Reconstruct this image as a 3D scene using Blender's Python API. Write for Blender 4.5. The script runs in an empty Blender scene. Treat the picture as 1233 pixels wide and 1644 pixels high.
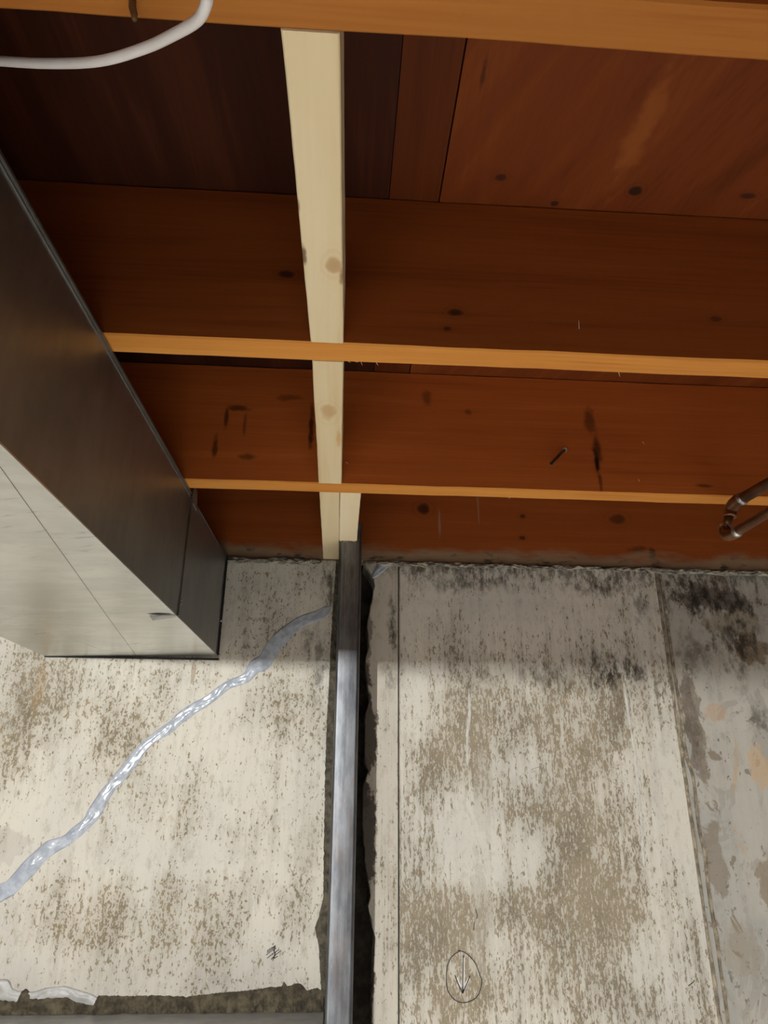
import bpy, math, random
from mathutils import Vector, Matrix, noise as mn
random.seed(7)
S = bpy.context.scene
COL = S.collection

# ------------------------------------------------------------------ camera
cam = bpy.data.cameras.new('camera'); camo = bpy.data.objects.new('camera', cam); COL.objects.link(camo)
cam.sensor_fit = 'HORIZONTAL'; cam.sensor_width = 36.0
cam.lens = 1132.4 / 1233.0 * 36.0; cam.clip_start = 0.01
R_ = Vector((0.99805, -0.0620, 0.0070)); U_ = Vector((-0.02968, -0.37308, 0.92732)); F_ = Vector((0.05488, 0.92572, 0.37420))
camo.matrix_world = Matrix(((R_.x, U_.x, -F_.x, 0.0), (R_.y, U_.y, -F_.y, -1.554), (R_.z, U_.z, -F_.z, -0.507), (0, 0, 0, 1)))
S.camera = camo
# ------------------------------------------------------------------ world, exposure
w = bpy.data.worlds.new('world'); S.world = w; w.use_nodes = True
w.node_tree.nodes['Background'].inputs[0].default_value = (0.9, 0.95, 1, 1)
w.node_tree.nodes['Background'].inputs[1].default_value = 0.0
S.view_settings.view_transform = 'Standard'; S.view_settings.look = 'None'
S.view_settings.exposure = 0.0; S.view_settings.gamma = 1.0; S.view_settings.use_curve_mapping = False
BULB_POS = (-1.05, -3.2, -0.226); BULB_W = 745.0
DOWN_W = 630.0                                   # added downlight between the joists, invented to bounce light off the floor

# ------------------------------------------------------------------ node helpers
class G:
    """tiny expression layer over a node tree"""
    def __init__(s, name):
        s.m = bpy.data.materials.new(name); s.m.use_nodes = True
        s.t = s.m.node_tree; s.b = s.t.nodes['Principled BSDF']
        s.P = s.n('ShaderNodeNewGeometry').outputs['Position']
        sx = s.n('ShaderNodeSeparateXYZ'); s.set(sx.inputs[0], s.P)
        s.x, s.y, s.z = sx.outputs
    def n(s, t): return s.t.nodes.new(t)
    def set(s, inp, v):
        if isinstance(v, bpy.types.NodeSocket): s.t.links.new(v, inp)
        elif isinstance(v, tuple) and len(v) == 3 and inp.type == 'RGBA': inp.default_value = (*v, 1)
        else: inp.default_value = v
    def m_(s, op, a, b=0.0, c=None, clamp=False):
        n = s.n('ShaderNodeMath'); n.operation = op; n.use_clamp = clamp
        s.set(n.inputs[0], a); s.set(n.inputs[1], b)
        if c is not None: s.set(n.inputs[2], c)
        return n.outputs[0]
    def add(s, a, b): return s.m_('ADD', a, b)
    def mul(s, a, b): return s.m_('MULTIPLY', a, b)
    def sub(s, a, b): return s.m_('SUBTRACT', a, b)
    def mad(s, a, b, c): return s.m_('MULTIPLY_ADD', a, b, c)
    def vec(s, sc, off=(0, 0, 0)):
        n = s.n('ShaderNodeMapping'); s.set(n.inputs[0], s.P); n.inputs['Scale'].default_value = sc; n.inputs['Location'].default_value = off
        return n.outputs[0]
    def rvec(s, rot, sc):
        a = s.n('ShaderNodeMapping'); s.set(a.inputs[0], s.P); a.inputs['Rotation'].default_value = rot
        n = s.n('ShaderNodeMapping'); s.set(n.inputs[0], a.outputs[0]); n.inputs['Scale'].default_value = sc
        return n.outputs[0]
    def noise(s, v, sc=1.0, det=3.0, rough=0.55, dist=0.0):
        n = s.n('ShaderNodeTexNoise'); s.set(n.inputs['Vector'], v); n.inputs['Scale'].default_value = sc
        n.inputs['Detail'].default_value = det; n.inputs['Roughness'].default_value = rough; n.inputs['Distortion'].default_value = dist
        return n.outputs['Fac']
    def ss(s, v, a, b):
        n = s.n('ShaderNodeMapRange'); n.interpolation_type = 'SMOOTHSTEP'; s.set(n.inputs[0], v)
        if a < b: n.inputs[1].default_value, n.inputs[2].default_value, n.inputs[3].default_value, n.inputs[4].default_value = a, b, 0, 1
        else: n.inputs[1].default_value, n.inputs[2].default_value, n.inputs[3].default_value, n.inputs[4].default_value = b, a, 1, 0
        return n.outputs[0]
    def mix(s, f, a, b):
        n = s.n('ShaderNodeMix'); n.data_type = 'RGBA'; s.set(n.inputs[0], f); s.set(n.inputs[6], a); s.set(n.inputs[7], b)
        return n.outputs[2]
    def blob(s, u, v, cu, cv, ru, rv, wob=None, amt=0.5):
        """1 inside an ellipse, falling to 0 at its rim"""
        a = s.mul(s.sub(u, cu), 1.0 / ru); b = s.mul(s.sub(v, cv), 1.0 / rv)
        d = s.m_('SQRT', s.add(s.mul(a, a), s.mul(b, b)))
        if wob is not None: d = s.add(d, s.mul(s.sub(wob, 0.5), amt * 2))
        return d
    def out(s, col, rough=0.6, metal=0.0, bump=None, bs=0.3, bd=0.002, spec=0.5):
        s.set(s.b.inputs['Base Color'], col); s.set(s.b.inputs['Roughness'], rough); s.set(s.b.inputs['Metallic'], metal)
        s.b.inputs['Specular IOR Level'].default_value = spec
        if bump is not None:
            n = s.n('ShaderNodeBump'); n.inputs['Strength'].default_value = bs; n.inputs['Distance'].default_value = bd
            s.set(n.inputs['Height'], bump); s.t.links.new(n.outputs[0], s.b.inputs['Normal'])
        return s.m

def wood(name, cd, cm, cl, axis='x', plane='xz', knots=(), stains=(), rough=0.62, pale_foot=False, fine=0.3, rot=0.0, kcol=(0.035, 0.012, 0.006)):
    g = G(name)
    sc = {'x': (1.1, 17, 17), 'y': (17, 1.1, 17), 'z': (17, 17, 1.1)}[axis]
    fs = {'x': (5, 240, 240), 'y': (240, 5, 240), 'z': (240, 240, 5)}[axis]
    V = g.rvec((0, 0, rot), sc) if rot else g.vec(sc, (hash_(name), hash_(name + 'q'), 0))
    n1 = g.noise(V, 1.0, 4, 0.6, 0.9)
    n2 = g.noise(g.vec(fs), 1.0, 2, 0.5)
    n3 = g.noise(g.vec((2.2, 2.2, 2.2), (hash_(name + 'b'), 1, 2)), 1.0, 2)
    f = g.add(g.mad(n2, fine, -fine / 2), g.add(g.mul(n1, 0.75), g.mul(n3, 0.25)))
    col = g.mix(g.ss(f, 0.30, 0.50), cd, cm); col = g.mix(g.ss(f, 0.48, 0.72), col, cl)
    ax = {'x': g.x, 'y': g.y, 'z': g.z}; u, v = ax[plane[0]], ax[plane[1]]
    wob = g.noise(g.vec((40, 40, 40)), 1.0, 3)
    for k in knots:
        a, b, ra, rb = k[:4]; amt = k[4] if len(k) > 4 else 0.9
        d = g.blob(u, v, a, b, ra, rb, wob, 0.55)
        ring = g.m_('SINE', g.mul(d, 9.0))
        halo = g.mul(g.ss(d, 2.6, 0.9), g.mad(ring, 0.09, 0.14))
        col = g.mix(g.mul(halo, amt), col, kcol)
        col = g.mix(g.mul(g.ss(d, 1.15, 0.55), amt), col, kcol)
    for k in stains:
        a, b, ra, rb, amt, c = k
        d = g.blob(u, v, a, b, ra, rb, wob, 0.8)
        col = g.mix(g.mul(g.ss(d, 1.1, 0.3), amt), col, c)
    if pale_foot:
        e = g.noise(g.vec((9, 9, 30)), 1.0, 4)
        t = g.add(g.mul(g.z, -22.0), g.mul(e, 1.6))
        col = g.mix(g.mul(g.ss(t, -0.15, 0.55), 0.85), col, (0.34, 0.26, 0.16))
        col = g.mix(g.mul(g.ss(g.noise(g.vec((25, 25, 60)), 1, 4), 0.55, 0.7), g.ss(t, -0.1, 0.7)), col, (0.10, 0.08, 0.06))
    return g.out(col, g.mad(n1, 0.2, rough - 0.1), 0.0, f, 0.22, 0.0015, 0.12)
def hash_(s): return (sum(ord(c) * (i + 3) for i, c in enumerate(s)) % 97) * 0.37

def concrete(name, cream, grey, brown, bias, wear=(), bare=(), mold=(), top_mold=0.0, fine_sc=130, streak=0.35, vert=0.3, peel=()):
    """old paint on board-formed concrete: flaked to brown in specks (D = how worn), bare scars or painted shade, mould"""
    g = G(name)
    h = hash_(name)
    big = g.noise(g.vec((1, 1, 0.8), (h, 0, h)), 3.2, 3, 0.6)
    mid = g.noise(g.vec((1, 1, 0.5), (0, h, 0)), 15, 4, 0.65)
    fin_a = g.noise(g.vec((1, 1, streak)), fine_sc, 2, 0.6)
    fin_b = g.noise(g.vec((1, 1, streak), (5, 3, h)), fine_sc * 2.6, 2, 0.6)
    fin = g.add(g.mul(fin_a, 0.55), g.mul(fin_b, 0.45))
    vst = g.noise(g.vec((1, 1, 0.05), (h, 0, 0)), 42, 3, 0.6)
    vs2 = g.noise(g.vec((1, 1, 0.03), (h, 2, 0)), 170, 2, 0.6)
    f2 = g.noise(g.vec((1, 1, 0.8)), 420, 2, 0.5)
    wob = g.noise(g.vec((1, 1, 0.7)), 9, 4, 0.65)
    wob2 = g.noise(g.vec((1, 1, 0.6), (h, 1, 0)), 30, 5, 0.7)
    D = g.add(g.mul(g.sub(big, 0.5), 0.16), g.add(g.mul(g.sub(mid, 0.5), 0.24), g.add(g.mul(g.sub(vst, 0.5), vert * 0.7), g.mul(g.sub(vs2, 0.5), vert))))
    D = g.add(D, bias)
    for (a, b, ra, rb, amt) in wear:
        D = g.mad(g.ss(g.blob(g.x, g.z, a, b, ra * 1.25, rb * 1.25, wob, 1.0), 1.4, 0.0), amt * 0.50, D)
    spots = g.ss(g.add(fin, D), 0.560, 0.605)
    soft = g.mul(g.ss(D, -0.04, 0.12), 0.40)
    spots = g.mul(spots, g.sub(1.0, g.mul(g.ss(g.noise(g.vec((1, 1, streak), (1, 8, h)), fine_sc * 1.5, 3, 0.65), 0.55, 0.62), 0.8)))   # paint left in flecks
    f = g.m_('MAXIMUM', spots, soft)
    col = g.mix(g.ss(big, 0.42, 0.62), cream, grey)
    col = g.mix(g.mul(g.ss(vst, 0.48, 0.75), 0.30), col, tuple(c * 0.74 for c in grey))
    col = g.mix(g.mul(g.ss(mid, 0.50, 0.72), 0.30), col, tuple(c * 0.70 for c in grey))
    bcol = g.mix(g.ss(mid, 0.4, 0.65), brown, tuple(c * 0.70 for c in brown))
    bcol = g.mix(g.mul(g.ss(f2, 0.48, 0.68), 0.45), bcol, tuple(min(1, c * 1.7) for c in brown))
    col = g.mix(g.mul(f, 0.93), col, bcol)
    fl = g.noise(g.vec((1, 1, 0.45), (2, h, 1)), fine_sc * 0.5, 5, 0.75)
    col = g.mix(g.mul(g.ss(fl, 0.50, 0.70), 0.34), col, tuple(c * 0.9 for c in brown))
    for (sc, t0, amt, c) in peel:
        k = g.ss(g.noise(g.vec((1, 1, 0.75), (h + sc, 0, t0 * 9)), sc, 5, 0.62, 0.7), t0, t0 + 0.02)
        col = g.mix(g.mul(k, amt), col, c)
    for (a, b, ra, rb, amt, c) in bare:
        d = g.add(g.blob(g.x, g.z, a, b, ra, rb, wob2, 1.3), g.mul(g.sub(wob, 0.5), 1.2))
        col = g.mix(g.mul(g.ss(d, 1.05, 0.85), amt), col, c)
    sp2 = g.noise(g.vec((1, 1, 0.5)), 62, 5, 0.75)
    for (a, b, ra, rb, amt) in mold:
        d = g.ss(g.blob(g.x, g.z, a, b, ra * 1.3, rb * 1.3, wob2, 0.8), 1.4, 0.0)
        k = g.ss(g.add(sp2, g.mul(d, 0.26)), 0.58, 0.84)
        col = g.mix(g.mul(g.mul(k, d), amt), col, (0.026, 0.021, 0.013))
    if top_mold:
        t = g.ss(g.z, -0.075, -0.012)
        k = g.ss(g.add(sp2, g.mul(t, 0.2)), 0.58, 0.78)
        col = g.mix(g.mul(g.mul(k, t), top_mold), col, (0.02, 0.017, 0.012))
    bump = g.add(g.mul(f, -0.7), g.add(g.mul(f2, 0.35), g.mul(vst, 0.6)))
    return g.out(col, 0.8, 0.0, bump, 0.35, 0.0025, 0.3)

def metal(name, c0, c1, r0, r1, met=1.0, sc=(6, 6, 6), streak=(60, 4, 60), rust=None, scr=None):
    g = G(name)
    a = g.noise(g.vec(sc), 1.0, 5, 0.65); b = g.noise(g.vec(streak), 1.0, 3, 0.6)
    f = g.add(g.mul(a, 0.6), g.mul(b, 0.4))
    col = g.mix(g.ss(f, 0.35, 0.65), c0, c1)
    met_s = met
    if rust:
        k = g.mul(g.ss(g.noise(g.vec((30, 30, 9)), 1.0, 5, 0.7), 0.50, 0.72), rust[1])
        col = g.mix(k, col, rust[0]); met_s = g.sub(met, g.mul(k, 0.6))
    if scr:
        k = g.mul(g.ss(g.noise(g.rvec((0, 0, 0.35), (16, 90, 16)), 1.0, 4, 0.65), 0.58, 0.70), g.ss(g.noise(g.vec((5, 5, 5)), 1.0, 2), 0.45, 0.62))
        col = g.mix(g.mul(k, scr), col, tuple(c * 0.42 for c in c0))
    return g.out(col, g.mad(f, r1 - r0, r0), met_s, f, 0.12, 0.001)

def plain(name, c, rough=0.6, metal_=0.0, var=0.25, sc=40, bump=0.2, spec=0.5):
    g = G(name); a = g.noise(g.vec((sc, sc, sc)), 1.0, 4, 0.65)
    col = g.mix(g.ss(a, 0.35, 0.68), tuple(x * (1 - var) for x in c), tuple(min(1, x * (1 + var)) for x in c))
    return g.out(col, rough, metal_, a, bump, 0.002, spec)

# ------------------------------------------------------------------ mesh helpers
def mesh(name, V, F, mat, parent=None, smooth=False, origin=None):
    o0 = Vector(origin) if origin is not None else Vector((0, 0, 0))
    me = bpy.data.meshes.new(name); me.from_pydata([tuple(Vector(v) - o0) for v in V], [], F); me.update()
    import bmesh
    bm = bmesh.new(); bm.from_mesh(me); bmesh.ops.recalc_face_normals(bm, faces=bm.faces); bm.to_mesh(me); bm.free()
    if smooth: me.shade_smooth()
    me.materials.append(mat)
    o = bpy.data.objects.new(name, me); COL.objects.link(o)
    if parent:
        o.parent = parent
        # parents sit at their own base point, so a part's place is given relative to it
        pw = Vector((0, 0, 0)); q = parent
        while q: pw += Vector(q.location); q = q.parent
        o.location = o0 - pw
    else: o.location = o0
    return o
def tag(o, label=None, cat=None, group=None, kind=None):
    if label: o['label'] = label
    if cat: o['category'] = cat
    if group: o['group'] = group
    if kind: o['kind'] = kind
    return o
def empty(name, loc):
    o = bpy.data.objects.new(name, None); COL.objects.link(o); o.location = loc; o.empty_display_size = 0.05; return o
def boxd(x0, x1, y0, y1, z0, z1):
    V = [(x, y, z) for x in (x0, x1) for y in (y0, y1) for z in (z0, z1)]
    F = [(0, 1, 3, 2), (4, 6, 7, 5), (0, 4, 5, 1), (2, 3, 7, 6), (0, 2, 6, 4), (1, 5, 7, 3)]
    return V, F
def loft(rings, cap=True):
    V = []; F = []; n = len(rings[0])
    for r in rings: V += r
    for i in range(len(rings) - 1):
        for j in range(n):
            a = i * n + j; b = i * n + (j + 1) % n
            F.append((a, b, b + n, a + n))
    if cap: F.append(tuple(range(n))[::-1]); F.append(tuple(range((len(rings) - 1) * n, len(rings) * n)))
    return V, F
def board(axis, a0, a1, u0, u1, v0, v1, segs=40, wob=0.0012, bev=0.003, seed=0.0, edge=None, rag=0.0):
    """sawn board along axis; (u,v) are the two other axes in xyz order; edge(t)->(du0,du1) skews its sides"""
    rings = []
    for i in range(segs + 1):
        t = i / segs; a = a0 + (a1 - a0) * t
        e = edge(t) if edge else (0, 0)
        def w_(k): return wob * (mn.noise(Vector((a * 5 + seed, k * 7.3, seed))) + 0.5 * mn.noise(Vector((a * 31 + seed, k * 3.1, 4))))
        U0, U1, W0, W1 = u0 + e[0] + w_(1), u1 + e[1] + w_(2), v0 + w_(3), v1 + w_(4)
        b = bev
        pts = [(U0 + b, W0), (U1 - b, W0), (U1, W0 + b), (U1, W1 - b), (U1 - b, W1), (U0 + b, W1), (U0, W1 - b), (U0, W0 + b)]
        r = []
        for (p, q) in pts:
            aa = a
            if rag and i == segs: aa += rag * mn.noise(Vector((p * 300, q * 300, seed)))
            r.append({'x': (aa, p, q), 'y': (p, aa, q), 'z': (p, q, aa)}[axis])
        rings.append(r)
    return loft(rings)
def resample(pts, step):
    out = []
    n = len(pts)
    for i in range(n - 1):
        p0, p1, p2, p3 = pts[max(i - 1, 0)], pts[i], pts[i + 1], pts[min(i + 2, n - 1)]
        L = math.dist(p1[:2], p2[:2]); k = max(1, int(L / step))
        for j in range(k):
            t = j / k
            out.append(tuple(0.5 * ((2 * b) + (c - a) * t + (2 * a - 5 * b + 4 * c - d) * t * t + (3 * b - a - 3 * c + d) * t ** 3) for a, b, c, d in zip(p0, p1, p2, p3)))
    out.append(tuple(pts[-1])); return out
def bead(pts, y0, h, step=0.004, rough=0.3, freq=60, seed=0.0, nc=9, taper=3):
    """bead of soft material pressed on the wall: pts = (x, z, half width)"""
    P = resample(pts, step); rings = []
    for i, (x, z, hw) in enumerate(P):
        a = P[max(i - 1, 0)]; b = P[min(i + 1, len(P) - 1)]
        d = Vector((b[0] - a[0], b[1] - a[1])); d.normalize(); nx, nz = -d.y, d.x
        k = min(1, (i + 0.4) / taper, (len(P) - 0.6 - i) / taper)
        r = [(x + nx * hw * k, y0 + 0.003, z + nz * hw * k)]
        for j in range(nc):
            s = 1 - 2 * j / (nc - 1)
            q = Vector((x * freq, z * freq, s * 1.7 + seed))
            e = 1 + rough * 0.8 * mn.noise(Vector((x * freq * 0.8, z * freq * 0.8, seed + (3 if s > 0 else 9))))
            ww = hw * s * e * k
            hh = h * k * math.sqrt(max(0, 1 - s * s)) * (0.75 + rough * 1.6 * mn.noise(q) + rough * mn.noise(q * 2.3))
            r.append((x + nx * ww, y0 - max(hh, 0.0002), z + nz * ww))
        r.append((x - nx * hw * k, y0 + 0.003, z - nz * hw * k))
        rings.append(r)
    return loft(rings)
def lerp_curve(c, t, i=1):
    for a, b in zip(c, c[1:]):
        if a[0] <= t <= b[0]: return a[i] + (b[i] - a[i]) * (t - a[0]) / (b[0] - a[0] + 1e-9)
    return c[0][i] if t < c[0][0] else c[-1][i]
def tube(pts, r, n=10, cap=True):
    rings = []; pts = [Vector(p) for p in pts]; up = Vector((0.13, 0.21, 0.97))
    for i, p in enumerate(pts):
        d = (pts[min(i + 1, len(pts) - 1)] - pts[max(i - 1, 0)]).normalized()
        s = d.cross(up)
        if s.length < 0.05: s = d.cross(Vector((1, 0, 0)))
        s.normalize(); u = s.cross(d); up = u
        rr = r[i] if isinstance(r, (list, tuple)) else r
        rings.append([tuple(p + (s * math.cos(2 * math.pi * j / n) + u * math.sin(2 * math.pi * j / n)) * rr) for j in range(n)])
    return loft(rings, cap)
def smooth3(pts, k=6):
    out = []; n = len(pts)
    for i in range(n - 1):
        p0, p1, p2, p3 = pts[max(i - 1, 0)], pts[i], pts[i + 1], pts[min(i + 2, n - 1)]
        for j in range(k):
            t = j / k
            out.append(tuple(0.5 * ((2 * b) + (c - a) * t + (2 * a - 5 * b + 4 * c - d) * t * t + (3 * b - a - 3 * c + d) * t ** 3) for a, b, c, d in zip(p0, p1, p2, p3)))
    out.append(tuple(pts[-1])); return out
def stroke(pts, y, hw=0.0006, th=0.0004):
    """flat pen line drawn on the wall plane"""
    rings = []
    for i, p in enumerate(pts):
        a = pts[max(i - 1, 0)]; b = pts[min(i + 1, len(pts) - 1)]
        d = Vector((b[0] - a[0], b[1] - a[1]))
        if d.length < 1e-7: d = Vector((1, 0))
        d.normalize(); nx, nz = -d.y * hw, d.x * hw
        rings.append([(p[0] + nx, y, p[1] + nz), (p[0] - nx, y, p[1] - nz), (p[0] - nx, y - th, p[1] - nz), (p[0] + nx, y - th, p[1] + nz)])
    return loft(rings)
def merge(parts):
    V = []; F = []
    for v, f in parts:
        k = len(V); V += v; F += [tuple(i + k for i in q) for q in f]
    return V, F

# ------------------------------------------------------------------ materials
FIR = ((0.24, 0.058, 0.0115), (0.30, 0.076, 0.015), (0.36, 0.096, 0.019))
FIR_B = tuple(tuple(c * k for c, k in zip(t, (1.42, 1.38, 1.35))) for t in FIR)
FIR_D = tuple(tuple(c * 0.82 for c in t) for t in FIR)
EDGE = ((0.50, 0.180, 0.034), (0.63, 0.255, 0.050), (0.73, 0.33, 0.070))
CREAM = (0.70, 0.62, 0.50); GREY = (0.60, 0.57, 0.49); BROWN = (0.27, 0.215, 0.135)
M = {}
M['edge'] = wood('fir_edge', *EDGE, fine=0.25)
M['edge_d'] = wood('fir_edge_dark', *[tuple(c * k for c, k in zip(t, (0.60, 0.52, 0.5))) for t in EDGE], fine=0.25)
M['joist_a'] = wood('fir_a', *FIR)
M['joist_2'] = wood('fir_b', *FIR_D, knots=[(0.129, 0.0546, 0.010, 0.007), (-0.0824, 0.1001, 0.011, 0.006), (0.466, 0.0625, 0.008, 0.005, 0.6), (0.119, 0.0297, 0.006, 0.004, 0.7)])
DK = (0.02, 0.008, 0.005)
M['joist_3'] = wood('fir_c', *FIR_B, knots=[(0.4545, 0.058, 0.0042, 0.017)], stains=[
    (0.4585, 0.085, 0.010, 0.045, 0.75, DK), (0.4545, 0.060, 0.006, 0.03, 0.95, DK), (0.450, 0.145, 0.012, 0.035, 0.6, DK), (0.4570, 0.018, 0.004, 0.025, 0.6, DK), (0.145, 0.180, 0.012, 0.022, 0.5, DK),
    (-0.2015, 0.145, 0.028, 0.008, 0.7, DK), (-0.2332, 0.066, 0.006, 0.026, 0.7, DK), (-0.219, 0.125, 0.005, 0.03, 0.75, DK), (-0.177, 0.047, 0.020, 0.008, 0.6, DK), (-0.185, 0.11, 0.004, 0.03, 0.5, DK),
    (-0.066, 0.112, 0.006, 0.045, 0.85, DK), (-0.11, 0.17, 0.03, 0.008, 0.5, DK), (0.648, 0.020, 0.018, 0.004, 0.6, DK), (0.222, 0.155, 0.008, 0.008, 0.5, DK)])
M['rim'] = wood('fir_rim', *FIR, pale_foot=True, knots=[(0.188, 0.135, 0.017, 0.014, 0.85), (0.661, 0.122, 0.022, 0.014, 0.6), (0.427, 0.123, 0.008, 0.006, 0.7), (0.4235, 0.067, 0.008, 0.006, 0.7)],
    stains=[(0.735, 0.036, 0.010, 0.022, 0.8, DK), (0.70, 0.045, 0.03, 0.012, 0.5, DK), (0.225, 0.10, 0.004, 0.04, 0.25, (0.5, 0.4, 0.3)), (0.32, 0.14, 0.003, 0.05, 0.25, (0.5, 0.35, 0.25))])
PLY = ((0.07, 0.015, 0.0035), (0.11, 0.025, 0.0055), (0.16, 0.038, 0.008))
M['ply_dark'] = wood('ply_dark', (0.022, 0.006, 0.003), (0.042, 0.011, 0.005), (0.075, 0.02, 0.007), 'y', 'xy', fine=0.2, rot=0.12, knots=[(-0.080, -0.876, 0.012, 0.010, 0.8)])
M['ply_mid'] = wood('ply_mid', *PLY, 'y', 'xy', fine=0.25)
M['ply'] = wood('ply_light', (0.11, 0.024, 0.005), (0.16, 0.036, 0.0075), (0.23, 0.058, 0.012), 'y', 'xy', fine=0.15, rot=-0.42, knots=[(0.369, -0.872, 0.010, 0.008, 1.0), (0.187, -0.882, 0.008, 0.006, 0.8), (0.269, -0.844, 0.006, 0.005, 0.9), (0.521, -0.874, 0.012, 0.005, 0.8)],
    stains=[(0.34, -0.965, 0.018, 0.10, 0.45, (0.32, 0.10, 0.022)), (0.138, -1.02, 0.004, 0.025, 0.6, DK)])
PINE = ((0.66, 0.50, 0.27), (0.76, 0.63, 0.40), (0.82, 0.70, 0.48))
PK = (0.42, 0.22, 0.08)
M['pine_1'] = wood('pine_1', *PINE, 'y', 'xy', fine=0.12, kcol=PK, knots=[(-0.0195, -0.974, 0.0085, 0.014, 0.6)], stains=[(-0.0535, -1.05, 0.004, 0.012, 0.8, (0.1, 0.04, 0.02)), (-0.0495, -0.985, 0.003, 0.018, 0.8, (0.1, 0.04, 0.02)), (-0.011, -0.955, 0.004, 0.012, 0.7, (0.22, 0.09, 0.03))], rough=0.7)
M['pine_2'] = wood('pine_2', *PINE, 'y', 'xy', fine=0.12, kcol=(0.55, 0.33, 0.15), knots=[(-0.0285, -0.672, 0.011, 0.022, 0.7)], stains=[(-0.0135, -0.60, 0.005, 0.035, 0.6, (0.62, 0.33, 0.08))], rough=0.7)
M['pine_3'] = wood('pine_3', *PINE, 'y', 'xy', fine=0.12, kcol=PK, rough=0.7)
M['pine_4'] = wood('pine_4', (0.76, 0.60, 0.36), (0.84, 0.71, 0.48), (0.88, 0.77, 0.56), 'y', 'xy', fine=0.12, kcol=PK, rough=0.7)
M['wall_l'] = concrete('painted_concrete_l', (0.70, 0.67, 0.585), (0.63, 0.615, 0.555), (0.30, 0.245, 0.15), -0.008, fine_sc=120, streak=0.55, vert=0.12,
    wear=[(-0.441, -0.393, 0.08, 0.11, 0.16), (-0.661, -0.358, 0.05, 0.16, 0.20), (-0.58, -0.32, 0.05, 0.08, 0.14), (-0.335, -0.73, 0.15, 0.09, 0.12), (-0.10, -0.28, 0.05, 0.16, 0.13), (-0.05, -0.62, 0.03, 0.08, 0.14), (-0.52, -0.74, 0.10, 0.08, 0.10), (-0.34, -0.52, 0.06, 0.06, 0.1), (-0.35, -0.62, 0.25, 0.03, -0.12), (-0.56, -0.80, 0.08, 0.03, -0.15)],
    mold=[(-0.075, -0.19, 0.015, 0.06, 0.6), (-0.045, -0.23, 0.02, 0.10, 0.7), (-0.03, -0.06, 0.03, 0.06, 0.8), (-0.24, -0.005, 0.04, 0.02, 0.7), (-0.66, -0.33, 0.03, 0.10, 0.3)],
    bare=[(-0.315, -0.26, 0.006, 0.03, 0.55, (0.30, 0.20, 0.12)), (-0.63, -0.30, 0.01, 0.05, 0.4, (0.36, 0.24, 0.12)), (-0.06, -0.60, 0.025, 0.05, 0.5, (0.55, 0.52, 0.44)), (-0.64, -0.60, 0.05, 0.03, 0.35, (0.42, 0.40, 0.36))])
M['wall_s'] = concrete('painted_concrete_s', (0.63, 0.59, 0.50), (0.59, 0.555, 0.48), (0.30, 0.25, 0.17), -0.03, fine_sc=110, streak=0.5, mold=[(0.112, -0.16, 0.013, 0.10, 0.9), (0.11, -0.27, 0.02, 0.05, 0.5)], bare=[(0.046, -0.38, 0.031, 0.15, 0.92, (0.07, 0.060, 0.047)), (0.046, -0.60, 0.032, 0.17, 0.92, (0.07, 0.060, 0.047)), (0.054, -0.85, 0.028, 0.16, 0.9, (0.07, 0.06, 0.047)), (0.052, -0.15, 0.016, 0.12, 0.7, (0.13, 0.11, 0.085))], wear=[(0.11, -0.72, 0.03, 0.12, 0.12)], top_mold=0.5)  # dark bare blobs along the slot also paint in the post's shadow
M['wall_m'] = concrete('painted_concrete_m', (0.70, 0.67, 0.585), (0.63, 0.615, 0.555), (0.29, 0.24, 0.16), 0.026, fine_sc=165, streak=0.33, vert=0.22,
    wear=[(0.26, -0.35, 0.09, 0.08, 0.16), (0.50, -0.33, 0.16, 0.09, 0.20), (0.48, -0.52, 0.16, 0.10, 0.24), (0.231, -0.447, 0.08, 0.06, 0.20), (0.19, -0.742, 0.07, 0.06, 0.28), (0.423, -0.70, 0.17, 0.07, 0.26), (0.22, -0.87, 0.07, 0.05, 0.22), (0.25, -0.82, 0.05, 0.06, 0.16), (0.504, -0.77, 0.11, 0.1, 0.20), (0.55, -0.62, 0.05, 0.12, 0.15),
          (0.26, -0.566, 0.06, 0.08, -0.28), (0.40, -0.46, 0.06, 0.06, -0.22), (0.40, -0.60, 0.05, 0.05, -0.25), (0.568, -0.50, 0.06, 0.04, -0.10), (0.69, -0.50, 0.035, 0.16, -0.25), (0.16, -0.33, 0.03, 0.10, -0.15), (0.40, -0.10, 0.4, 0.07, -0.18), (0.60, -0.80, 0.05, 0.05, -0.2), (0.34, -0.66, 0.06, 0.03, -0.2)],
    mold=[(0.60, -0.245, 0.09, 0.05, 0.95), (0.46, -0.26, 0.10, 0.05, 0.5), (0.30, -0.27, 0.06, 0.04, 0.35), (0.29, -0.05, 0.14, 0.025, 0.75), (0.60, -0.05, 0.12, 0.025, 0.8), (0.69, -0.10, 0.02, 0.05, 0.6)],
    bare=[(0.285, -0.70, 0.018, 0.10, 0.4, (0.47, 0.44, 0.37)), (0.30, -0.50, 0.02, 0.08, 0.35, (0.50, 0.47, 0.40)), (0.61, -0.30, 0.012, 0.06, 0.45, (0.16, 0.12, 0.07))], top_mold=0.7)
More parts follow.
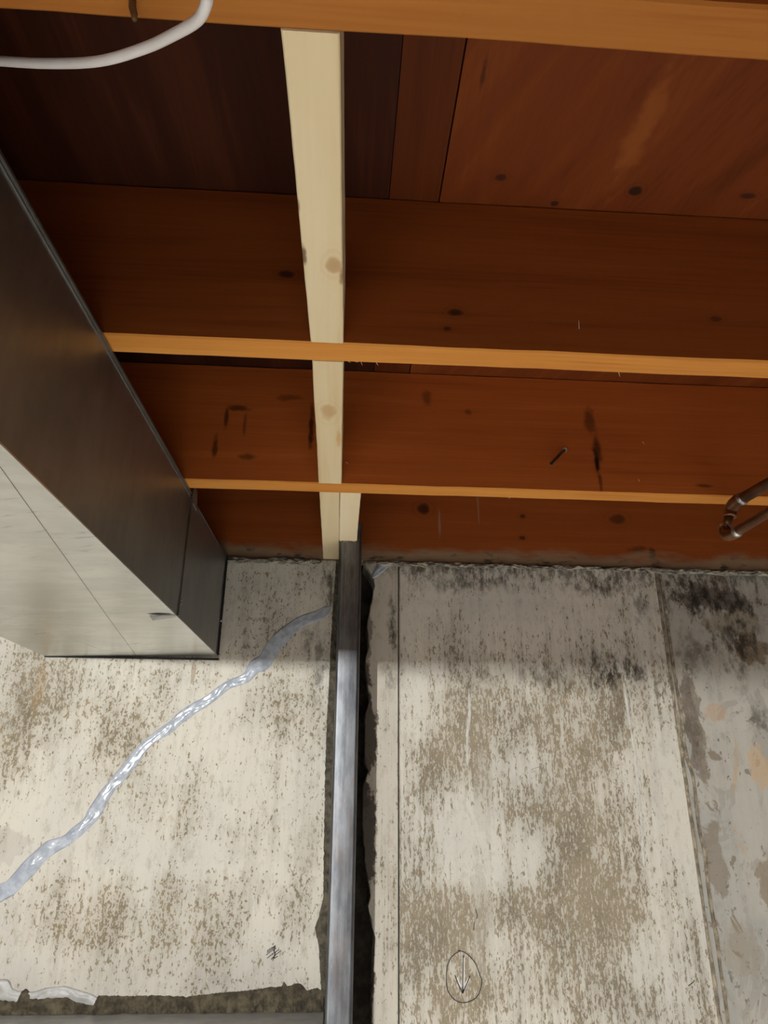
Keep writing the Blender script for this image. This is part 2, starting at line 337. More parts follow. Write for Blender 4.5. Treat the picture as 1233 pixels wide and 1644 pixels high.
M['wall_r'] = concrete('painted_concrete_r', (0.50, 0.48, 0.42), (0.42, 0.415, 0.38), (0.25, 0.20, 0.135), -0.06, fine_sc=70, streak=0.8, vert=0.05, peel=[(9, 0.56, 0.6, (0.34, 0.32, 0.28)), (13, 0.63, 0.75, (0.22, 0.17, 0.115)), (7, 0.655, 0.6, (0.50, 0.37, 0.24)), (24, 0.66, 0.6, (0.12, 0.10, 0.075))],
    bare=[(0.86, -0.07, 0.10, 0.035, 0.75, (0.10, 0.08, 0.06)), (0.90, -0.13, 0.06, 0.03, 0.6, (0.30, 0.25, 0.17)), (0.93, -0.19, 0.05, 0.035, 0.8, (0.24, 0.18, 0.11)), (0.775, -0.37, 0.022, 0.12, 0.65, (0.19, 0.14, 0.09)), (0.83, -0.33, 0.03, 0.02, 0.5, (0.50, 0.33, 0.20)), (0.775, -0.62, 0.025, 0.07, 0.6, (0.23, 0.18, 0.12)), (0.91, -0.44, 0.03, 0.05, 0.7, (0.56, 0.40, 0.24)), (0.885, -0.68, 0.03, 0.05, 0.7, (0.26, 0.20, 0.13)), (0.80, -0.78, 0.04, 0.05, 0.4, (0.33, 0.28, 0.2))],
    mold=[(0.85, -0.07, 0.14, 0.06, 1.0), (0.80, -0.06, 0.05, 0.05, 0.8), (0.91, -0.17, 0.07, 0.08, 0.9), (0.80, -0.20, 0.06, 0.06, 0.5), (0.77, -0.36, 0.03, 0.12, 0.5), (0.93, -0.35, 0.04, 0.04, 0.6)], top_mold=0.6)
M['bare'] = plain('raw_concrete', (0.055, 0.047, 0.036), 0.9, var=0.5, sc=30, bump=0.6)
M['room'] = plain('room_concrete', (0.13, 0.12, 0.11), 0.85, var=0.12, sc=5)
M['floor'] = plain('floor_concrete', (0.56, 0.55, 0.52), 0.7, var=0.08, sc=4)
M['mortar'] = plain('mortar', (0.088, 0.077, 0.053), 0.9, var=0.45, sc=70, bump=0.9)
M['mortar_pale'] = plain('mortar_pale', (0.30, 0.28, 0.23), 0.9, var=0.5, sc=60, bump=0.9)
M['mortar_dark'] = plain('mortar_dark', (0.095, 0.080, 0.050), 0.9, var=0.5, sc=60, bump=0.9)
M['ridge'] = plain('seam_ridge', (0.34, 0.29, 0.21), 0.85, var=0.45, sc=45, bump=0.8)
M['mineral'] = plain('mineral', (0.62, 0.61, 0.57), 0.7, var=0.1)
M['ink'] = plain('ink', (0.012, 0.012, 0.013), 0.6, var=0.1, bump=0.0)
M['chalk'] = plain('chalk', (0.72, 0.71, 0.68), 0.8, var=0.1, bump=0.0)
M['duct'] = metal('galvanised', (0.60, 0.61, 0.59), (0.74, 0.75, 0.72), 0.26, 0.36, sc=(7, 7, 7), streak=(14, 40, 14), scr=0.6)
M['duct_shaded'] = metal('galvanised_shaded', (0.30, 0.31, 0.31), (0.38, 0.39, 0.385), 0.36, 0.48, sc=(7, 7, 7), streak=(14, 40, 14))
M['gap_shade'] = plain('duct_gap_shade', (0.02, 0.02, 0.022), 0.6, 0.5)  # near-black: shade of the joint gap, slit and wall line is in the colour
M['duct_edge'] = metal('galvanised_edge', (0.42, 0.42, 0.41), (0.5, 0.5, 0.49), 0.35, 0.45)
M['steel'] = metal('mill_steel', (0.125, 0.134, 0.147), (0.27, 0.285, 0.303), 0.40, 0.56, sc=(45, 45, 14), streak=(140, 140, 3), rust=((0.20, 0.13, 0.10), 0.35))
M['ledge'] = metal('grey_steel', (0.36, 0.37, 0.37), (0.52, 0.53, 0.53), 0.25, 0.45, met=0.25, sc=(20, 20, 20), streak=(20, 90, 20))
M['copper'] = metal('old_copper', (0.16, 0.07, 0.035), (0.34, 0.17, 0.09), 0.35, 0.55, sc=(30, 30, 30), streak=(20, 20, 20), rust=((0.10, 0.09, 0.07), 0.6))
M['solder'] = metal('solder', (0.35, 0.33, 0.32), (0.62, 0.60, 0.58), 0.3, 0.45, sc=(60, 60, 60), streak=(90, 90, 90))
M['nail'] = metal('nail_steel', (0.10, 0.09, 0.085), (0.22, 0.20, 0.19), 0.4, 0.6)
M['rusty'] = plain('rusty_wire', (0.16, 0.085, 0.03), 0.7, 0.3)
M['cable'] = plain('cable_white', (0.80, 0.77, 0.76), 0.45, var=0.04, sc=30, bump=0.05)
M['glass'] = plain('lamp_porcelain', (0.8, 0.79, 0.76), 0.3, var=0.03)
g = G('sealant'); nz = g.noise(g.vec((70, 70, 70)), 1, 3)
M['sealant'] = g.out(g.mix(g.ss(nz, 0.35, 0.65), (0.36, 0.41, 0.48), (0.50, 0.55, 0.62)), 0.2, 0.0, g.noise(g.vec((60, 60, 60)), 1, 2), 0.3, 0.003, 0.6)
M['sealant'].node_tree.nodes['Principled BSDF'].inputs['Coat Weight'].default_value = 0.15
M['sealant'].node_tree.nodes['Principled BSDF'].inputs['Coat Roughness'].default_value = 0.12
M['sealant_dull'] = plain('sealant_dull', (0.50, 0.51, 0.49), 0.42, var=0.15, sc=50, bump=0.4)
g = G('lit_bulb'); g.b.inputs['Emission Color'].default_value = (1, 0.93, 0.82, 1); g.b.inputs['Emission Strength'].default_value = 30
M['bulb'] = g.out((0.9, 0.9, 0.85), 0.4)

# ------------------------------------------------------------------ the room
XL, XR, YB, ZF, ZC = -2.3, 2.7, -4.6, -2.2, 0.235
def struct(name, vf, mat): return tag(mesh(name, *vf, mat), kind='structure')
struct('floor', boxd(XL - .2, XR + .2, YB - .2, 0.4, ZF - .1, ZF), M['floor'])
struct('wall_left', boxd(XL - .2, XL, YB, 0.3, ZF, ZC), M['room'])
struct('wall_right', boxd(XR, XR + .2, YB, 0.3, ZF, ZC), M['room'])
struct('wall_front', boxd(XL - .2, XR + .2, YB - .2, YB, ZF, ZC), M['room'])
# back wall: a raw core, and in front of it the painted pours that the joints divide
wall = struct('wall_back', boxd(XL, XR, 0.085, 0.30, ZF, -0.002), M['bare'])
SLOT_R = [(0.0461, 0.0), (0.0491, -0.0089), (0.0696, -0.0398), (0.0714, -0.0663), (0.0621, -0.1115), (0.0557, -0.1486), (0.0606, -0.1987), (0.0541, -0.2235), (0.0532, -0.2492), (0.0592, -0.2837), (0.0637, -0.3177), (0.0548, -0.3437), (0.0548, -0.4155), (0.0552, -0.4426), (0.0645, -0.4571), (0.0522, -0.4872), (0.0535, -0.5586), (0.0597, -0.6286), (0.0716, -0.682), (0.0671, -0.7056), (0.0785, -0.7476), (0.081, -0.7631), (0.0782, -0.8229), (0.0763, -0.8525), (0.0769, -0.8951), (0.07, -1.2), (0.065, -2.2)]
def pour(name, xa, xb, mat, ya=0.0, rag=0.0, top=-0.002, bev=0.003, seed=0):
    """upright slab of wall; xa / xb are numbers or curves [(x, z)...]"""
    zs = [top - bev * 0]; z = top
    while z > -0.95: z -= 0.006; zs.append(z)
    while z > ZF + 0.05: z -= 0.05; zs.append(z)
    zs.append(ZF)
    def ex(c, z, s):
        if isinstance(c, (int, float)): return c
        v = lerp_curve([(-q[1], q[0]) for q in c], -z)
        return v + rag * (mn.noise(Vector((z * 60, s, seed))) + 0.6 * mn.noise(Vector((z * 170, s, seed))))
    rings = []
    for i, z in enumerate(zs):
        a, b = ex(xa, z, 1), ex(xb, z, 2); k = bev if i else bev * 2.2
        yy = ya + (bev if i == 0 else 0)
        jit = 0.0006 * mn.noise(Vector((z * 40, seed, 1)))
        rings.append([(a, 0.085, z), (a, yy + k, z), (a + k * 0.7, yy + jit, z), (b - k * 0.7, yy + jit, z), (b, yy + k, z), (b, 0.085, z)])
    return mesh(name, *loft(rings), mat, wall)
pl = pour('concrete_panel', XL, -0.012, M['wall_l'], 0.0)
tag(pl, 'cream painted concrete between duct and steel post, flaked with small brown spots')
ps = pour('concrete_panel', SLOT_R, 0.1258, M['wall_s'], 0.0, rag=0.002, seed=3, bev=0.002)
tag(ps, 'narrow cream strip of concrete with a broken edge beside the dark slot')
pm = pour('concrete_panel', 0.1282, 0.733, M['wall_m'], -0.003, top=-0.006, bev=0.004, seed=5)
tag(pm, 'wide cream concrete panel worn to brown in upright streaks')
pr = pour('concrete_panel', 0.737, XR, M['wall_r'], 0.004, seed=8)
tag(pr, 'grey patched concrete with peeling layers beyond the seam ridge')
# ridges squeezed out at the form seam
for dx, hw, h, sd in ((0.0, 0.0045, 0.006, 1.0), (0.0115, 0.0035, 0.0045, 7.0)):
    pts = [(0.735 + dx + 0.0035 * mn.noise(Vector((k * 0.7, sd, 0))) + (0.006 if dx and k > 8 else 0), -0.012 - k * 0.05, hw * (0.8 + 0.5 * mn.noise(Vector((k * 1.3, 3, sd))))) for k in range(22)]
    tag(mesh('seam_ridge', *bead(pts, 0.001, h, 0.006, 0.55, 55, sd), M['ridge'], wall), 'thin rough ridge of concrete down the form seam')
for x0, x1, zt, sd in ((0.075, 1.35, 0.0, 2.0), (-0.30, -0.05, 0.0, 5.0)):
    n = int((x1 - x0) / 0.03)
    pts = [(x0 + (x1 - x0) * k / n, -0.008 + 0.003 * mn.noise(Vector((k * .9, sd, 0))), 0.006 + 0.004 * mn.noise(Vector((k * 1.1, 1, sd)))) for k in range(n + 1)]
    tag(mesh('mortar_crust', *bead(pts, -0.001, 0.006, 0.005, 0.8, 90, sd), M['mortar_pale'], wall), 'crumbly grey mortar crust along the top of the wall')
DRIP = [(0.625, -0.268, 0.002), (0.6273, -0.2949, 0.0026), (0.6273, -0.3175, 0.0032), (0.6294, -0.3672, 0.002), (0.6322, -0.4308, 0.0026), (0.6281, -0.564, 0.0026), (0.6248, -0.5988, 0.0033), (0.6233, -0.6386, 0.0015)]
DRIP2 = [(0.2789, -0.2935, 0.002), (0.2801, -0.3329, 0.003), (0.2728, -0.3843, 0.003), (0.2705, -0.4466, 0.002)]
for d in (DRIP, DRIP2):
    tag(mesh('mineral_drip', *bead(d, -0.003, 0.0012, 0.004, 0.7, 90, 3), M['mineral'], pm), 'thin whitish mineral run')
# pen marks
CIRCLE = [(0.24, -0.7781), (0.2555, -0.7833), (0.2716, -0.7987), (0.2803, -0.819), (0.2835, -0.8291), (0.2767, -0.8489), (0.2644, -0.8587), (0.2455, -0.8625), (0.2292, -0.8565), (0.2179, -0.8416), (0.216, -0.8237), (0.2189, -0.8035), (0.2277, -0.7883), (0.2436, -0.7791)]
YM = -0.0034
tag(mesh('pen_circle', *stroke(smooth3(CIRCLE, 5), YM, 0.0007), M['ink'], pm), 'hand-drawn black pen ring around the arrow')
arrow = [[(0.2496, -0.7865), (0.2480, -0.815), (0.2463, -0.846)], [(0.2325, -0.8187), (0.2385, -0.833), (0.2460, -0.8477), (0.2480, -0.842)], [(0.2460, -0.8477), (0.2540, -0.834), (0.2612, -0.8199)]]
tag(mesh('pen_arrow', *merge([stroke(a, YM - 0.0004, 0.0009) for a in arrow]), M['ink'], pm), 'black pen arrow pointing down')
chalk = [[(0.2500, -0.790), (0.2492, -0.815), (0.2478, -0.838)], [(0.2600, -0.823), (0.2545, -0.832), (0.2495, -0.841)], [(0.2360, -0.823), (0.2400, -0.832), (0.2440, -0.838)]]
tag(mesh('chalk_arrow', *merge([stroke(a, YM, 0.0024) for a in chalk]), M['chalk'], pm), 'white chalk filling the pen arrow')
for t in ([(0.2766, -0.709), (0.2798, -0.7207), (0.2775, -0.7260)], [(0.2732, -0.7313), (0.2722, -0.738), (0.2715, -0.745)], [(0.682, -0.8385), (0.6928, -0.8324), (0.6948, -0.829)]):
    mesh('pen_tick', *stroke(t, YM, 0.0006), M['ink'], pm)
for t in ([(0.405, -0.452), (0.432, -0.472)], [(0.405, -0.452), (0.425, -0.446)]):
    mesh('pen_tick', *stroke(t, YM, 0.0003), M['ridge'], pm)
scr = [[(-0.1225, -0.7783), (-0.1150, -0.7735), (-0.1077, -0.7709)], [(-0.1240, -0.7852), (-0.1140, -0.778), (-0.1055, -0.7738)], [(-0.1216, -0.7903), (-0.11, -0.782), (-0.1001, -0.7761)], [(-0.1143, -0.7921), (-0.105, -0.784), (-0.0962, -0.7778)], [(-0.1097, -0.791), (-0.1019, -0.7870)], [(-0.1225, -0.7810), (-0.1090, -0.7720)]]
tag(mesh('pen_scribble', *merge([stroke(a, -0.0002, 0.0006) for a in scr] + [stroke([(-0.1078, -0.7691), (-0.1098, -0.7795), (-0.1071, -0.7807), (-0.1091, -0.791)], -0.0007, 0.0010)]), M['ink'], pl), 'black pen scribble crossing out a mark')

# ceiling = underside of the floor above: sheets with open joints
ceil = struct('ceiling', boxd(XL - .2, XR + .2, YB - .2, 0.3, ZC + 0.019, ZC + 0.06), M['ply_mid'])
for x0, x1, m in ((XL, -0.62, 'ply_mid'), (-0.6185, 0.0455, 'ply_dark'), (0.0465, 0.1122, 'ply_mid'), (0.1142, 1.33, 'ply'), (1.332, XR, 'ply_mid')):
    V, F = boxd(x0, x1, YB, 0.05, ZC, ZC + 0.018); mesh('subfloor_panel', V, F, M[m], ceil)

# ------------------------------------------------------------------ joists
J3, J2, J1 = -0.4235, -0.8374, -1.2501; T = 0.038; H = 0.2345
def joist(y, mat, seed, label, x0=-2.29, x1=2.69):
    o = mesh('floor_joist', *board('x', x0, x1, y, y + T, 0.0, H, 120, 0.0012, 0.0022, seed), M[mat])
    o.data.materials.append(M['edge_d' if mat == 'joist_a' else 'edge'])               # narrow edges paler than the wide faces, partly bounced light painted in
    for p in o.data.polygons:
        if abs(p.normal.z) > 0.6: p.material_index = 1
    return tag(o, label, 'joist', 'floor joists under the subfloor')
j1 = joist(J1, 'joist_a', 1.0, 'reddish brown floor joist with the white cable looped under it')
j2 = joist(J2, 'joist_2', 2.0, 'reddish brown floor joist between two pale blocks, with small round knots')
j3 = joist(J3, 'joist_3', 3.0, 'reddish brown floor joist with a bent nail and a dark split knot')
joist(-1.664, 'joist_a', 4.0, 'floor joist next behind the one with the cable')
joist(-2.078, 'joist_a', 5.0, 'floor joist two bays behind the one with the cable')
rim = mesh('rim_joist', *board('x', -2.29, 2.69, 0.004, 0.045, 0.0, H, 120, 0.0012, 0.002, 9.0), M['rim'])
tag(rim, 'brown rim joist on top of the concrete wall, mouldy pale along its foot', 'joist')
def splinter(parent, p, d, r=0.0006):
    mesh('splinter', *tube([p, tuple(a + b * 0.6 for a, b in zip(p, d)), tuple(a + b for a, b in zip(p, d))], [r, r * 0.8, r * 0.2], 5), M['pine_4'], parent)
for x, dx, dz, par, y in ((-0.003, 0.006, -0.004, j2, J2 + T), (0.004, 0.010, -0.002, j2, J2 + T), (0.014, 0.003, -0.010, j2, J2 + T), (0.033, 0.004, -0.008, j2, J2 + T), (0.345, 0.002, -0.012, j2, J2 + T), (0.30, -0.006, -0.005, j3, J3 + T), (0.005, 0.004, -0.006, j3, J3 + T)):
    splinter(par, (x, y - 0.002, 0.001), (dx * 0.7, 0.001, dz * 0.6), 0.0004)
for x, z, dx, dz, par, y in ((0.285, 0.037, 0.001, 0.022, j2, J2), (0.545, 0.105, 0.004, -0.008, j3, J3), (0.527, 0.028, 0.002, -0.008, j3, J3), (-0.002, 0.043, 0.008, -0.006, j3, J3)):
    splinter(par, (x, y - 0.0010, z), (dx * 0.7, -0.0005, dz * 0.6), 0.0005)

# ------------------------------------------------------------------ pale blocking between the joists
def block(mat, y0, y1, xl, xr, label, edge=None, z0=0.0, rag=0.0, seed=0.0, bev=0.0012):
    o = mesh('blocking', *board('y', y0, y1, xl, xr, z0, z0 + 0.088, 50, 0.0008, bev, seed, edge, rag), M[mat])
    return tag(o, label, 'wood block', 'pale pine blocking between the joists')
block('pine_1', J1 + T + 0.0005, J2 - 0.001, -0.0560, -0.0140, 'pale pine block, longest in view, with a knot at its edge near the cable', lambda t: (0.009 * t, 0.006 * t), seed=11)
block('pine_2', J2 + T + 0.0008, J3 - 0.001, -0.0470, -0.0078, 'pale pine block with one round knot between the two middle joists', lambda t: (-0.001 * t, -0.0005 * t), seed=12)
block('pine_3', J3 + T + 0.001, 0.0025, -0.0475, -0.0114, 'pale pine block running on past the post top to the wall', z0=0.001, seed=13)
b4 = mesh('blocking', *board('y', J3 + T + 0.001, -0.1275, -0.0104, 0.0272, 0.001, 0.089, 50, 0.0008, 0.0012, 14.0, None, 0.0), M['pine_4'])
tag(b4, 'short pale pine block with a torn end butting on the steel post', 'wood block', 'pale pine blocking between the joists')
# torn fibres at that block's end
tf = []
for k in range(16):
    x = -0.0095 + 0.0022 * k + random.uniform(-.0006, .0006); L = random.uniform(0.001, 0.0055)
    tf.append(tube([(x, -0.1285, 0.004), (x, -0.1288, 0.0015), (x + random.uniform(-.001, .001), -0.129, 0.0015 - L)], [0.0016, 0.0013, 0.0003], 5))
tag(mesh('torn_fibre', *merge(tf), M['pine_4'], b4), kind='stuff')

# ------------------------------------------------------------------ steel post in the slot
def rrect(x0, x1, y0, y1, r, z, n=5):
    out = []
    for cx, cy, a0 in ((x1 - r, y0 + r, -90), (x1 - r, y1 - r, 0), (x0 + r, y1 - r, 90), (x0 + r, y0 + r, 180)):
        for k in range(n + 1):
            a = math.radians(a0 + 90 * k / n); out.append((cx + r * math.cos(a), cy + r * math.sin(a), z))
    return out
post = empty('steel_post', (0.014, -0.074, ZF))
tag(post, 'dark grey steel post standing upright in front of the wall slot', 'post')
zz = [0.043, 0.04, -0.3, -0.6, -0.9, -1.3, -1.8, ZF + 0.012]
po = mesh('post_tube', *loft([rrect(-0.0096, 0.0378, -0.1255, -0.020, 0.0065, z) for z in zz]), M['steel'], post, True)
mesh('base_plate', *boxd(-0.05, 0.08, -0.15, -0.004, ZF, ZF + 0.012), M['steel'], post)
mesh('weld_seam', *tube([(0.0325, -0.1256, 0.0), (0.0323, -0.1256, -0.5), (0.0325, -0.1256, -1.0), (0.0325, -0.1256, -2.1)], 0.0007, 6), M['steel'], post)
for o in post.children:
    for p in o.data.polygons: p.use_smooth = len(p.vertices) == 4 and o.name.startswith('post_tube')

# mortar packed between paint edge and post
PAINT_L = [(-0.0161, 0.0), (-0.0171, -0.0031), (-0.0212, -0.0918), (-0.0238, -0.2181), (-0.0241, -0.2851), (-0.0257, -0.3499), (-0.0258, -0.4494), (-0.023, -0.5897), (-0.0203, -0.6885), (-0.0275, -0.7202), (-0.0345, -0.7411), (-0.0253, -0.772), (-0.0194, -0.8322), (-0.017, -0.8705)]
mp = []
for i in range(176):
    z = -0.004 - i * 0.865 / 175
    xl = lerp_curve([(-q[1], q[0]) for q in PAINT_L], -z) + 0.0016 * mn.noise(Vector((z * 120, 1, 0))) + 0.001 * mn.noise(Vector((z * 330, 1, 5)))
    xr_ = -0.003
    r = [(xl, 0.002, z)]
    for k in range(6):
        s = k / 5; hh = 0.006 * math.sin(math.pi * min(1, 0.12 + s * 0.5)) * (0.8 + 0.8 * mn.noise(Vector((z * 80, s * 3, 2))))
        r.append((xl + (xr_ - xl) * s, 0.0 - max(hh, 0.0004), z))
    r.append((xr_, 0.03, z)); mp.append(r)
mo = mesh('mortar_fill', *loft(mp), M['mortar'])
tag(mo, 'ragged brown mortar packed upright between the painted wall and the steel post', 'mortar')

# ------------------------------------------------------------------ ledge at the foot of the view and its mortar bed
ledge = mesh('steel_ledge', *board('x', -1.6, -0.0125, -0.105, 0.0, -0.95, -0.8735, 60, 0.0008, 0.004, 21.0), M['ledge'])
tag(ledge, 'shiny grey metal ledge against the wall beneath the mortar bed', 'ledge')
MT = [(-1.6, -0.85), (-0.6422, -0.8476), (-0.5971, -0.8536), (-0.566, -0.8558), (-0.5623, -0.8405), (-0.5544, -0.8358), (-0.5469, -0.8406), (-0.5384, -0.8502), (-0.5155, -0.8485), (-0.4769, -0.8478), (-0.4621, -0.8565), (-0.4303, -0.8615), (-0.4236, -0.8472), (-0.3765, -0.8485), (-0.3205, -0.8479), (-0.2639, -0.8502), (-0.2078, -0.8448), (-0.1512, -0.8412), (-0.1171, -0.8366), (-0.0919, -0.8357), (-0.0878, -0.8279), (-0.0804, -0.8358), (-0.0657, -0.83), (-0.0552, -0.832), (-0.0455, -0.8419), (-0.0249, -0.8381), (-0.0131, -0.8441)]
mr = []; n = 420
for i in range(n + 1):
    x = -1.0 + (-0.0131 + 1.0) * i / n
    zt = lerp_curve(MT, x) + 0.0018 * mn.noise(Vector((x * 130, 2, 0))) + 0.0012 * mn.noise(Vector((x * 300, 2, 9)))
    zb = -0.8728; r = [(x, 0.002, zt)]
    for k in range(7):
        s = k / 6; hh = 0.013 * (s ** 0.8) * (0.85 + 0.5 * mn.noise(Vector((x * 70, s * 2.5, 4))) + 0.3 * mn.noise(Vector((x * 190, s * 6, 7)))) + 0.002
        r.append((x, -hh, zt + (zb - zt) * s))
    r.append((x, 0.002, zb)); mr.append(r)
mb = mesh('mortar_bed', *loft(mr), M['mortar_dark'])
tag(mb, 'dark brown lumpy mortar bed lying along the top of the metal ledge', 'mortar')

# ------------------------------------------------------------------ sealant
SEAL = [(-0.72, -0.74, 0.0145), (-0.6526, -0.6946, 0.0148), (-0.6327, -0.68, 0.0148), (-0.6118, -0.6694, 0.0150), (-0.5835, -0.6353, 0.0150), (-0.5539, -0.6048, 0.0130), (-0.5192, -0.586, 0.0115), (-0.4902, -0.5579, 0.0118), (-0.4757, -0.5352, 0.0130), (-0.4538, -0.4947, 0.011), (-0.4416, -0.477, 0.0118), (-0.4156, -0.4411, 0.0128), (-0.4056, -0.4228, 0.011), (-0.3891, -0.4044, 0.0105), (-0.3541, -0.3793, 0.0105), (-0.3193, -0.3475, 0.0105), (-0.2707, -0.3149, 0.0112), (-0.2404, -0.2885, 0.0092), (-0.2149, -0.2776, 0.0105), (-0.1984, -0.2681, 0.0130), (-0.184, -0.248, 0.0142), (-0.1649, -0.2342, 0.0160), (-0.147, -0.2, 0.0170), (-0.1279, -0.179, 0.0142), (-0.0952, -0.1504, 0.0118), (-0.0614, -0.1356, 0.0118), (-0.0247, -0.112, 0.008)]
so = mesh('crack_sealant', *bead(SEAL, -0.0002, 0.0022, 0.0025, 0.45, 34, 1.0, 11, 6), M['sealant'], None, True)
tag(so, 'glossy blue-grey sealant bead climbing slantwise across the wall crack', 'sealant')
S2 = [(0.0668, -0.0428, 0.0045), (0.0781, -0.0276, 0.0085), (0.0924, -0.0138, 0.010), (0.1082, -0.003, 0.006)]
s2 = mesh('crack_sealant', *bead(S2, -0.0002, 0.004, 0.0025, 0.4, 60, 4.0, 9, 4), M['sealant'], None, True)
tag(s2, 'short blue-grey sealant smear under the rim joist beside the wall slot', 'sealant')
S3 = [(-0.66, -0.825, 0.012), (-0.6127, -0.8316, 0.011), (-0.5947, -0.8384, 0.0145), (-0.5763, -0.8461, 0.0095), (-0.5419, -0.850, 0.008), (-0.51, -0.8450, 0.0095), (-0.4767, -0.8450, 0.010), (-0.4423, -0.8530, 0.0095), (-0.4193, -0.8590, 0.0055)]
s3 = mesh('crack_sealant', *bead(S3, -0.0015, 0.0026, 0.0025, 0.5, 45, 8.0, 9, 4), M['sealant_dull'], None, True)
tag(s3, 'pale sealant smear lying flat along the mortar bed above the metal ledge', 'sealant')

# ------------------------------------------------------------------ sheet metal duct
K = 0.033
DY0, DYJ, DY1 = -4.0, -0.3700, -0.0015
duct = empty('sheet_metal_duct', (-0.45, DYJ, -0.23))
tag(duct, 'galvanised rectangular air duct hung under the joists and ending at the wall', 'duct')
WD = 0.362
def dpt(u, y, v):   # u 0 right .. 1 left, v 0 bottom .. 1 top
    zb = -0.2255 - 0.008 * u; zt = -0.0015 - 0.004 * u
    return (-0.266 + K * y - WD * u, y, zb + (zt - zb) * v)
def dbox(y0, y1, i=0.0, segs=1, dent=0.0, seed=0):
    rings = []
    for k in range(segs + 1):
        y = y0 + (y1 - y0) * k / segs; r = []
        for (u, v) in ([(a / 6, 0) for a in range(7)] + [(1, b / 4) for b in range(1, 5)] + [(1 - a / 6, 1) for a in range(1, 7)] + [(0, 1 - b / 4) for b in range(1, 4)]):
            p = Vector(dpt(u, y, v)); e = dent * mn.noise(Vector((u * 3.1 + seed, y * 4.0, v * 2.0)))
            uu = (u - 0.5) * 2; vv = (v - 0.5) * 2
            p.x += (e if abs(uu) > 0.99 and abs(vv) < 0.99 else 0) + i * (1 if uu > 0.99 else -1 if uu < -0.99 else 0)
            p.z += (e if abs(vv) > 0.99 and abs(uu) < 0.99 else 0) + i * (1 if vv < -0.99 else -1 if vv > 0.99 else 0)
            r.append(tuple(p))
        rings.append(r)
    return loft(rings)
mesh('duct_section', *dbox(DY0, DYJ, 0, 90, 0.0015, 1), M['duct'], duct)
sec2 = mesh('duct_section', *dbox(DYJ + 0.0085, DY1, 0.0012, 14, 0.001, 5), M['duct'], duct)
mesh('duct_sleeve', *dbox(DYJ - 0.05, DYJ + 0.05, 0.006, 2), M['gap_shade'], duct)
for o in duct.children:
    if o.name.startswith('duct_section'):            # side faces take a darker copy of the metal, their shade painted in
        o.data.materials.append(M['duct_shaded'])
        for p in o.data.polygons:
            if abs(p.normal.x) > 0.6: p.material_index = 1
# folded hem along the top of the near section, raised cleat at the joint, turned-up tab
def dstrip(pts, th, hw):
    """thin strip lying on the right face: pts = (y, v)"""
    rings = []
    for i, (y, v) in enumerate(pts):
        a = pts[max(i - 1, 0)]; b = pts[min(i + 1, len(pts) - 1)]
        d = Vector((b[0] - a[0], (b[1] - a[1]) * 0.224)).normalized(); ny, nv = -d.y * hw, d.x * hw / 0.224
        A = dpt(0, y + ny, v + nv); B = dpt(0, y - ny, v - nv)
        rings.append([A, B, (B[0] + th, B[1], B[2]), (A[0] + th, A[1], A[2])])
    return loft(rings)
mesh('hem', *dstrip([(DY0, 0.962), (-2, 0.962), (-1, 0.962), (DYJ, 0.962)], 0.0014, 0.0009), M['duct_shaded'], duct)
mesh('hem', *dstrip([(DY0, 0.992), (-2, 0.992), (-1, 0.992), (DYJ, 0.992)], 0.0020, 0.0016), M['duct_shaded'], duct)
mesh('drive_cleat', *dstrip([(DYJ + 0.011, 0.0), (DYJ + 0.011, 0.5), (DYJ + 0.012, 1.0)], 0.0018, 0.003), M['duct_shaded'], duct)
mesh('hem', *dstrip([(DYJ + 0.06, 0.975), (-0.2, 0.975), (DY1, 0.975)], 0.0014, 0.0009), M['duct_shaded'], duct)
mesh('drive_cleat', *dstrip([(-1.115, 0.0), (-1.115, 0.5), (-1.115, 1.0)], 0.004, 0.010), M['duct_shaded'], duct)
a = dpt(0, DYJ + 0.007, 1); b = dpt(0, DYJ + 0.040, 1); c = dpt(0, DYJ + 0.046, 0.93)
V = [(a[0] + .001, a[1], a[2] - 0.012), (a[0] + .004, a[1], 0.016), (b[0] + .004, b[1] - 0.012, 0.012), (c[0] + .002, c[1], c[2])]
V = V + [(x - 0.0016, y, z) for x, y, z in V]
mesh('turned_tab', V, [(0, 1, 2, 3), (7, 6, 5, 4), (0, 4, 5, 1), (1, 5, 6, 2), (2, 6, 7, 3), (3, 7, 4, 0)], M['duct_edge'], duct)
BZ = 0.0018
rings = []
for k in range(61):
    y = DY0 + (DY1 - DY0) * k / 60; lo_ = [dpt(a / 6, y, 0) for a in range(7)]
    rings.append([(x, yy, z - BZ) for x, yy, z in lo_] + [(x, yy, z + 0.0002) for x, yy, z in lo_[::-1]])
mesh('bottom_sheet', *loft(rings), M['duct'], duct)
# creases of the bottom sheet, drawn as shallow folds
def crease(pts, w=0.0012, h=0.0012):
    rings = []
    for (x, y) in pts:
        u = (-0.266 + K * y - x) / WD; z = -0.2255 - 0.008 * u - BZ
        rings.append([(x - w, y, z + 0.001), (x - w * .2, y, z - h), (x + w * .2, y, z - h), (x + w, y, z + 0.001)])
    return loft(rings)
mesh('crease', *crease([(-0.318, -0.95), (-0.36, -0.62), (-0.40, -0.31), (-0.437, -0.008)], 0.0008, 0.0006), M['duct_shaded'], duct)
mesh('crease', *crease([(-0.54, -0.26), (-0.51, -0.16), (-0.490, -0.085)], 0.0008, 0.0006), M['duct'], duct)
